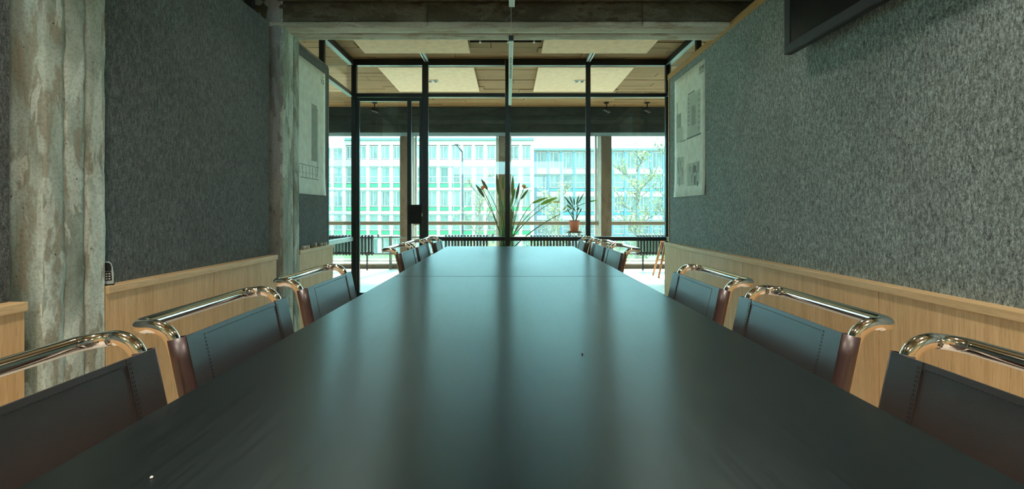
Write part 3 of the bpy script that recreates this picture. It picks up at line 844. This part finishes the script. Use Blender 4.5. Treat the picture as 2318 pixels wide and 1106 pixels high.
SY = 7.55
st = empty('tall_potted_plant', (-.03, SY, 0)); tag(st, 'tall bird of paradise plant with orange flowers behind the glass wall', 'plant')
MB().lathe([(.12, 0), (.17, .02), (.20, .36), (.205, .40), (.185, .40), (.175, .35)], 28).build('planter', M['pot_dark'], st)
MB().lathe([(.176, .34), (.17, .365)], 20).build('soil', M['soil'], st)
O = Vector((-.03, SY, 0))
rp = random.Random(11)
leafs = [  # base px, tip px, width m, material, depth offset
    ((1097,447),(1076,414),.028,'leaf_dark',-.1), ((1104,430),(1089,403),.030,'leaf_dark',.1), ((1128,440),(1124,389),.030,'leaf_dark',.15), ((1138,430),(1140,392),.028,'leaf',-.05),
    ((1152,450),(1151,395),.030,'leaf_dark',.1), ((1160,448),(1161,393),.030,'leaf',-.1), ((1168,452),(1176,410),.026,'leaf_dark',.0), ((1178,452),(1197,425),.024,'leaf',-.15), ((1143,470),(1146,412),.030,'leaf',-.2), ((1132,470),(1131,420),.026,'leaf',-.1), ((1156,470),(1167,420),.024,'leaf',.1),
    ((1204,460),(1241,444),.026,'leaf_light',-.2), ((1223,463),(1262,444),.034,'leaf_light',-.1), ((1250,457),(1272,456),.012,'leaf_yellow',.1), ((1331,457),(1354,451),.014,'leaf_light',-.35)]
for (b0, t0, wd, mt, dy) in leafs:
    b = P(*b0, SY+dy); t = P(*t0, SY+dy*1.3)
    root = Vector((-.03 + rp.uniform(-.09, .09) , SY + rp.uniform(-.08, .08), .36))
    mid = root.lerp(b, .55) + Vector((0, 0, .10*min(1, abs(b.x-root.x)*2))) + Vector((-(b.x-root.x)*.18, 0, 0))
    MB().tube([p - O for p in curve_pts(root, mid, b)], [.009]*5 + [.007, .006, .005, .004], 7).build('stem', M['stem'], st)
    leaf_mesh(MB(), b - O, t - O, wd, .06).build('leaf', M[mt], st)
for k in range(46):
    root = Vector((-.03 + rp.uniform(-.11, .11), SY + rp.uniform(-.1, .1), .36)); top = P(1143 + rp.uniform(-16, 22), rp.uniform(440, 480), SY + rp.uniform(-.2, .2))
    MB().tube([p - O for p in curve_pts(root, root.lerp(top, .5) + Vector((rp.uniform(-.02,.02), 0, 0)), top)], [.012]*6+[.011, .009, .003], 6).build('stem', M[['stem', 'leaf', 'leaf_dark'][k % 3]], st)
for (fx, fy, s) in ((1093, 428, -1), (1186, 425, 1)):
    c = P(fx, fy, SY-.1)
    root = Vector((-.03, SY, .36)); 
    MB().tube([p - O for p in curve_pts(root, root.lerp(c, .5) + Vector((-s*.04, 0, .1)), c)], .006, 7).build('stem', M['stem'], st)
    fl = MB()
    for k in range(6):
        a = -.9 + k*.36
        leaf_mesh(fl, c - O, c - O + Vector((math.sin(a)*.05*1.0 - s*.0, rp.uniform(-.03,.03), .065*math.cos(a))), .010, 0, n=5)
    fl.build('flower', M['orange'], st)
    leaf_mesh(MB(), c - O + Vector((-s*.01,0,-.012)), c - O + Vector((s*.085, 0, .018)), .010, 0, n=6).build('bract', M['leaf'], st)

# potted plant on a stand
QY = 7.75
pc = P(1300, 524, QY); sx_, sz_ = pc.x, pc.z
sdn = empty('plant_stand', (sx_, QY, 0)); tag(sdn, 'thin dark metal plant stand under the terracotta pot', 'stand')
MB().lathe([(.125, sz_-.016), (.13, sz_-.014), (.13, sz_-.002), (.125, sz_)], 28).build('top', M['black_matte'], sdn)
for k in range(4):
    a = PI/4 + k*PI/2
    MB().tube([(math.cos(a)*.11, math.sin(a)*.11, sz_-.016), (math.cos(a)*.15, math.sin(a)*.15, 0)], .007, 8).build('leg', M['black_matte'], sdn)
MB().tube([(math.cos(2*PI*k/20)*.133, math.sin(2*PI*k/20)*.133, .30) for k in range(20)], .004, 6, closed=True).build('ring', M['black_matte'], sdn)
pp = empty('potted_plant', (sx_, QY, sz_)); tag(pp, 'leafy plant in a terracotta pot on the thin stand', 'plant')
MB().lathe([(.050, 0), (.060, .0), (.062, .002), (.083, .145), (.090, .145), (.091, .186), (.079, .186), (.074, .14)], 32).build('pot', M['terracotta'], pp)
MB().lathe([(.09, .0), (.098, .016), (.092, .016), (.07, .004)], 28).build('saucer', M['terracotta'], pp)
MB().lathe([(.076, .150), (.07, .162)], 20).build('soil', M['soil'], pp)
PO = Vector((sx_, QY, sz_))
stems2 = [((1298,498),(1296,460)), ((1304,498),(1308,462)), ((1300,498),(1287,478)), ((1302,498),(1313,478))]
for a, b in stems2:
    MB().tube([P(*a, QY)-PO-Vector((0,0,.02)), P(*((a[0]+b[0])/2+.5, (a[1]+b[1])/2), QY)-PO, P(*b, QY)-PO], [.009,.008,.006], 8).build('stem', M['leaf_dark'], pp)
lv2 = [((1297,470),(1276,441),.016,'leaf_dark'), ((1296,462),(1289,441),.014,'leaf_dark'), ((1300,465),(1299,445),.016,'leaf'), ((1304,465),(1311,439),.014,'leaf_dark'), ((1307,462),(1323,434),.015,'leaf'),
       ((1295,472),(1281,462),.018,'leaf'), ((1306,476),(1311,468),.022,'leaf_dark'), ((1288,480),(1284,472),.014,'leaf_dark'), ((1313,480),(1316,470),.012,'leaf_dark'), ((1283,466),(1268,481),.016,'leaf_yellow'), ((1302,478),(1297,468),.014,'leaf'), ((1299,486),(1291,480),.012,'leaf_dark')]
for k, (b, t, wd, mt) in enumerate(lv2):
    leaf_mesh(MB(), P(*b, QY)-PO, P(*t, QY + rp.uniform(-.08,.08))-PO, wd, .05, n=7).build('leaf', M[mt], pp)

# ---- wooden stool with a slanting leg, right
so_ = empty('wooden_stool', (2.72, 7.86, 0)); tag(so_, 'wooden stool whose slanting orange leg shows right of the glass wall', 'stool')
MB().lathe([(.17, .575), (.185, .58), (.185, .605), (.175, .615)], 28).build('seat', M['wood_chair'], so_)
for dx, dy in ((-1,-1),(1,-1),(1,1),(-1,1)):
    a = Vector((dx*.13, dy*.09, .58)); b = Vector((dx*.265, dy*.15, 0))
    MB().tube([a, a.lerp(b, .5), b], [.021, .020, .014], 12).build('leg', M['wood_chair'], so_)
for dy in (-1, 1): MB().tube([(-.20, dy*.12, .27), (.20, dy*.12, .27)], .010, 8).build('stretcher', M['wood_chair'], so_)

# ---- black track spots in front of the window beam
for px, lab in ((848, 'black ceiling spotlight above the glass door'), (1373, 'black ceiling spotlight right of the potted plant'), (1465, 'black ceiling spotlight near the right felt wall')):
    p = P(px, 246, 8.0); s_ = empty('ceiling_spotlight', (p.x, 8.0, CEIL)); tag(s_, lab, 'spotlight', 'black spotlights before the window beam')
    MB().lathe([(.045, -.02), (.045, 0)], 16).build('mount', M['black_matte'], s_)
    MB().tube([(0,0,-.02), (0,0,-.10)], .010, 8).build('arm', M['black_matte'], s_)
    MB().tube([(-.06, -.03, -.12), (-.045, -.02, -.12), (.06, .04, -.15)], [.022, .032, .034], 14).build('head', M['black_matte'], s_)

# ================================================================ OUTSIDE
GZ = -4.6
o = box('ground', plain('street_asphalt', (.30,.31,.30), .9), None, -120, 120, 9.8, 160, GZ-.5, GZ); tag(o, 'grey street far below the windows', 'ground', kind='structure')
grass = NT('lawn'); gv = grass.coord(); gn = grass.noise(gv, 3, 5); grass.col(grass.ramp(gn, [(.35, (.10,.30,.05)), (.65, (.24,.42,.10))])); grass.set(Roughness=.95)
o = box('lawn', grass.m, None, -60, 60, 34, 61.2, GZ, GZ+.12); tag(o, 'green lawn in front of the white office blocks', 'lawn', kind='structure')
o = box('building_front', plain('own_facade', (.6,.6,.58), .8), None, -7.2, 7.2, 9.05, 9.75, GZ, -.25); tag(o, 'outer wall of this building below the windows', 'wall', kind='structure')

M['b_white'] = plain('dimmed_white_facade', (0.404,0.281,0.277), .7)  # white walls darkened in colour, standing in for contre-jour shade under the bright sky
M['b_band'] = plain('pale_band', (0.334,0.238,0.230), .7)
M['b_line'] = plain('grey_cornice', (0.122,0.166,0.158), .7)
M['b_green'] = plain('green_spandrel', (0.022,0.245,0.072), .45)
M['b_blue'] = plain('blue_pier', (.085,.125,.155), .5)
M['b_cyan'] = plain('cyan_spandrel', (0.043,0.151,0.194), .4)
def bwin(name, c0, c1):
    t = NT(name); v = t.coord((1, 1, .25), True); n_ = t.noise(v, 2.2, 3); oi = t.new('ShaderNodeObjectInfo')
    c = t.ramp(n_, [(.35, c0), (.62, c1)]); c = t.mix(t.ramp(oi.outputs['Random'], [(0, 0.0), (1, .5)]), c, (.19,.18,.17))
    t.col(c); t.set(Roughness=.5); return t.m
M['b_glass'] = bwin('facade_window_glass', (.058,.062,.060), (.125,.12,.116))

def facade(name, lab, Y, px0, px1, roof, rows, pitch_px, npr, pier_mat, span_mat, ww, depth):
    """rows: (window top px, window bottom px, spandrel px bottom or None)"""
    k = Y/F
    X = lambda p: (p-VPX)*k
    Z = lambda p: EYE-(p-VPY)*k
    b = empty(name, (X((px0+px1)/2), Y, GZ)); O_ = b.location.copy(); tag(b, lab, 'building', 'white office blocks across the street')
    def bx_(nm, m, x0, x1, y0, y1, z0, z1, par=b): return box(nm, m, par, x0-O_.x, x1-O_.x, y0-O_.y, y1-O_.y, z0-O_.z, z1-O_.z)
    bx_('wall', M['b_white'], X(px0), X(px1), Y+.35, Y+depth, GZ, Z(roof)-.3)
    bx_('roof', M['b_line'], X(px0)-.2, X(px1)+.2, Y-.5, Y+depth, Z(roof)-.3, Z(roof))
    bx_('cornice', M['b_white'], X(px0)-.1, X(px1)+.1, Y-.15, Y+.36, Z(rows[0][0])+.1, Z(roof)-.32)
    n_ = int(round((px1-px0)/pitch_px)); wm = {}
    for i in range(n_+1):
        x = X(px0+i*pitch_px); hw = (pitch_px-ww)*k/2
        bx_('pier', pier_mat, x-hw*.9, x+hw*.9, Y-.05, Y+.36, GZ, Z(rows[0][0])+.1)
    for r_, (t_, bt, sp) in enumerate(rows):
        zb = Z(sp if sp else bt)
        nt = rows[r_+1][0] if r_+1 < len(rows) else None
        z2 = Z(nt) if nt else zb-.6
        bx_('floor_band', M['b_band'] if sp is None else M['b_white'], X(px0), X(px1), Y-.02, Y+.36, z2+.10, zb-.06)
        bx_('band_line', M['b_line'], X(px0), X(px1), Y-.12, Y+.3, z2+.02, z2+.10)
        for i in range(n_):
            xc = X(px0+(i+.5)*pitch_px); zt, zbm = Z(t_), Z(bt); wd = ww*k/2
            key = (r_,)
            if key not in wm:
                h = zt-zbm; f_ = .09
                mb = MB().box(-wd, -wd+f_, 0, .08, 0, h).box(wd-f_, wd, 0, .08, 0, h).box(-wd+f_, wd-f_, 0, .08, 0, f_).box(-wd+f_, wd-f_, 0, .08, h-f_, h)
                if r_ % 2 == 0: mb.box(-wd*.3, -wd*.3+.07, 0, .08, f_, h-f_)
                else: mb.box(-wd+f_, wd-f_, 0, .08, h*.38, h*.38+.07)
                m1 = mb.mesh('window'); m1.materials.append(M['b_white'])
                m2 = MB().box(-wd+f_, wd-f_, .03, .05, f_, h-f_).mesh('pane'); m2.materials.append(M['b_glass'])
                m3 = None
                if sp: m3 = MB().box(-wd, wd, 0, .06, Z(sp)-zbm, -.10).mesh('spandrel'); m3.materials.append(span_mat)
                wm[key] = (m1, m2, m3)
            m1, m2, m3 = wm[key]
            wo = link('window', m1, None, b, (xc-O_.x, Y+.08-O_.y, zbm-O_.z)); link('pane', m2, None, wo)
            if m3: link('spandrel', m3, None, wo)
    return b, X, Z
rowsL = [(330,360,None), (378,414,423), (432,467,476), (486,521,530), (540,574,584)]
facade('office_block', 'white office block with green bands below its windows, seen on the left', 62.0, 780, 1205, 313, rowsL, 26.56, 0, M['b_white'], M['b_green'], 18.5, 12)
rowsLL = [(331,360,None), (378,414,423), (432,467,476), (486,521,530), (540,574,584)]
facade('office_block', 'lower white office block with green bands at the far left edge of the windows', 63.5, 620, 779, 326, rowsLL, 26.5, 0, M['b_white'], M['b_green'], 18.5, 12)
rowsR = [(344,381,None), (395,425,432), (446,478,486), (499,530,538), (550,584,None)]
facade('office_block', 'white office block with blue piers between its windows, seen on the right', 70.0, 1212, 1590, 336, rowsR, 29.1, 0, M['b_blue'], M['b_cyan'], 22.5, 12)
# street lamp
k25 = 25/F
lp = empty('street_lamp', ((1047-VPX)*k25, 25, GZ)); tag(lp, 'slim dark street lamp with a bent arm in front of the green banded block', 'street lamp')
ztop = EYE+136*k25-GZ
MB().tube([(0,0,0), (0,0,ztop)], [.075, .055], 12).build('post', M['black'], lp)
MB().tube([(0,0,ztop-.03), (-13*k25, 0, ztop+15*k25)], .05, 10).build('arm', M['black'], lp)
MB().box(-13*k25-.12, -13*k25+.10, -.09, .09, ztop+14*k25, ztop+14*k25+.07).build('head', M['black'], lp, .02, 1)
MB().lathe([(.14, 0), (.14, .5), (.09, .55)], 14).build('base', M['black'], lp)

# trees with sparse autumn leaves
bark = plain('grey_bark', (.14,.12,.09), .9)
fol1 = plain('autumn_leaf', (0.259,0.223,0.086), .7); fol2 = plain('pale_green_leaf', (0.158,0.202,0.079), .7)
def tree(lab, Y, px, height, spread, seed, nleaf, fmat, limbs=None, h0=.35):
    rt_ = random.Random(seed); t = empty('street_tree', ((px-VPX)*Y/F, Y, GZ)); tag(t, lab, 'tree', 'autumn trees along the street')
    tips = []
    tr = MB(); br = MB()
    tr.tube([(0,0,0), (.05*spread,0,height*.35), (.0,.05,height*.62), (.04*spread,0,height*.98)], [.13,.10,.06,.015], 9)
    tr.build('trunk', bark, t)
    def limb(p, d, L, r, depth):
        pts = [p]; dd = d.copy()
        for k in range(4):
            dd = (dd + Vector((rt_.uniform(-.28,.28), rt_.uniform(-.28,.28), rt_.uniform(-.06,.16)))).normalized(); pts.append(pts[-1] + dd*L/4)
        br.tube(pts, [r*(1-.2*k) for k in range(5)], 5)
        for q in pts[1:]: tips.append(q)
        if depth:
            for q in pts[1:]:
                for _ in range(2): limb(q, (dd + Vector((rt_.uniform(-.9,.9), rt_.uniform(-.9,.9), rt_.uniform(-.2,.6)))).normalized(), L*.48, r*.5, depth-1)
    n_ = 11
    for k in range(n_):
        f = h0 + (.97-h0)*k/n_; a = k*2.4 + rt_.random()
        limb(Vector((.02,0,height*f)), Vector((math.cos(a)*.9, math.sin(a)*.9, .65)).normalized(), spread*(1.15-f*.75), .035, 2)
    br.build('branches', bark, t)
    lf = MB()
    for k in range(nleaf):
        q = rt_.choice(tips) + Vector((rt_.gauss(0,.10), rt_.gauss(0,.10), rt_.gauss(0,.10)))
        u = Vector((rt_.uniform(-1,1), rt_.uniform(-1,1), rt_.uniform(-1,1))).normalized(); v_ = u.cross(Vector((rt_.uniform(-1,1), rt_.uniform(-1,1), rt_.uniform(-1,1)))).normalized()
        s_ = rt_.uniform(.035,.065); n3 = u.cross(v_)*s_*.25
        lf.add([q-u*s_*1.3, q+v_*s_*.7+n3, q+u*s_*1.3, q-v_*s_*.7+n3], [(0,1,2),(0,2,3)])
    fo = lf.build('foliage', fmat, t); fo['kind'] = 'stuff'
tree('sparse yellowing tree behind the potted plant', 20, 1262, 6.7, 1.5, 4, 650, fol1)
tree('yellow green tree at the right behind the slanting branch', 19, 1440, 8.0, 1.7, 9, 700, fol1)
tree('tall thin tree whose twigs reach the right felt wall', 17, 1530, 8.6, 1.6, 15, 450, fol2)
tree('sparse pale tree beside the street lamp', 24, 1085, 7.6, 1.6, 21, 350, fol1)
def bush(lab, Y, px, rx, hz, seed, n_=1400, m_=fol2):
    rt_ = random.Random(seed); t = empty('shrub', ((px-VPX)*Y/F, Y, GZ)); tag(t, lab, 'shrub', 'shrubs along the street')
    br = MB()
    for k in range(9):
        a = k*.7; br.tube([(0,0,0), (math.cos(a)*rx*.35, math.sin(a)*.5, hz*.5), (math.cos(a)*rx*.7, math.sin(a)*.9, hz*.85)], [.05,.03,.01], 5)
    br.build('branches', bark, t)
    lf = MB()
    for k in range(n_):
        a = rt_.uniform(0, 2*PI); e = rt_.uniform(0, 1)**.5; z = rt_.uniform(.1, 1)
        q = Vector((math.cos(a)*rx*e*math.sqrt(1.05-z*z*.8), math.sin(a)*1.4*e, hz*z))
        u = Vector((rt_.uniform(-1,1), rt_.uniform(-1,1), rt_.uniform(-1,1))).normalized(); v_ = u.cross(Vector((rt_.uniform(-1,1), rt_.uniform(-1,1), .3))).normalized()
        s_ = rt_.uniform(.06,.12); lf.add([q-u*s_, q+v_*s_*.6, q+u*s_, q-v_*s_*.6], [(0,1,2),(0,2,3)])
    fo = lf.build('foliage', m_, t); fo['kind'] = 'stuff'
bush('yellow green shrub outside, below the potted plant', 26, 1240, 2.4, 4.2, 1)
bush('yellow green shrub outside, behind the right radiator', 24, 1430, 2.2, 4.3, 2)
bush('autumn shrub outside, right of the street lamp', 30, 1090, 1.8, 3.8, 3, 900, fol1)

# ---- crumbs left on the near table
for (px, py, sz, m_, lab) in ((343, 1082, .0022, 'white_paint', 'tiny white crumb on the table near the bottom left'), (1318, 802, .0025, 'soil', 'tiny dark crumb on the middle of the near table')):
    Y_ = (EYE-TZ)*F/(py-VPY); p = P(px, py, Y_); o = empty('crumb', (p.x, Y_, TZ)); tag(o, lab, 'crumb')
    MB().lathe([(sz*.5, 0), (sz, sz*.5), (sz*.7, sz*1.1), (sz*.2, sz*1.3)], 7).build('bit', M[m_], o)
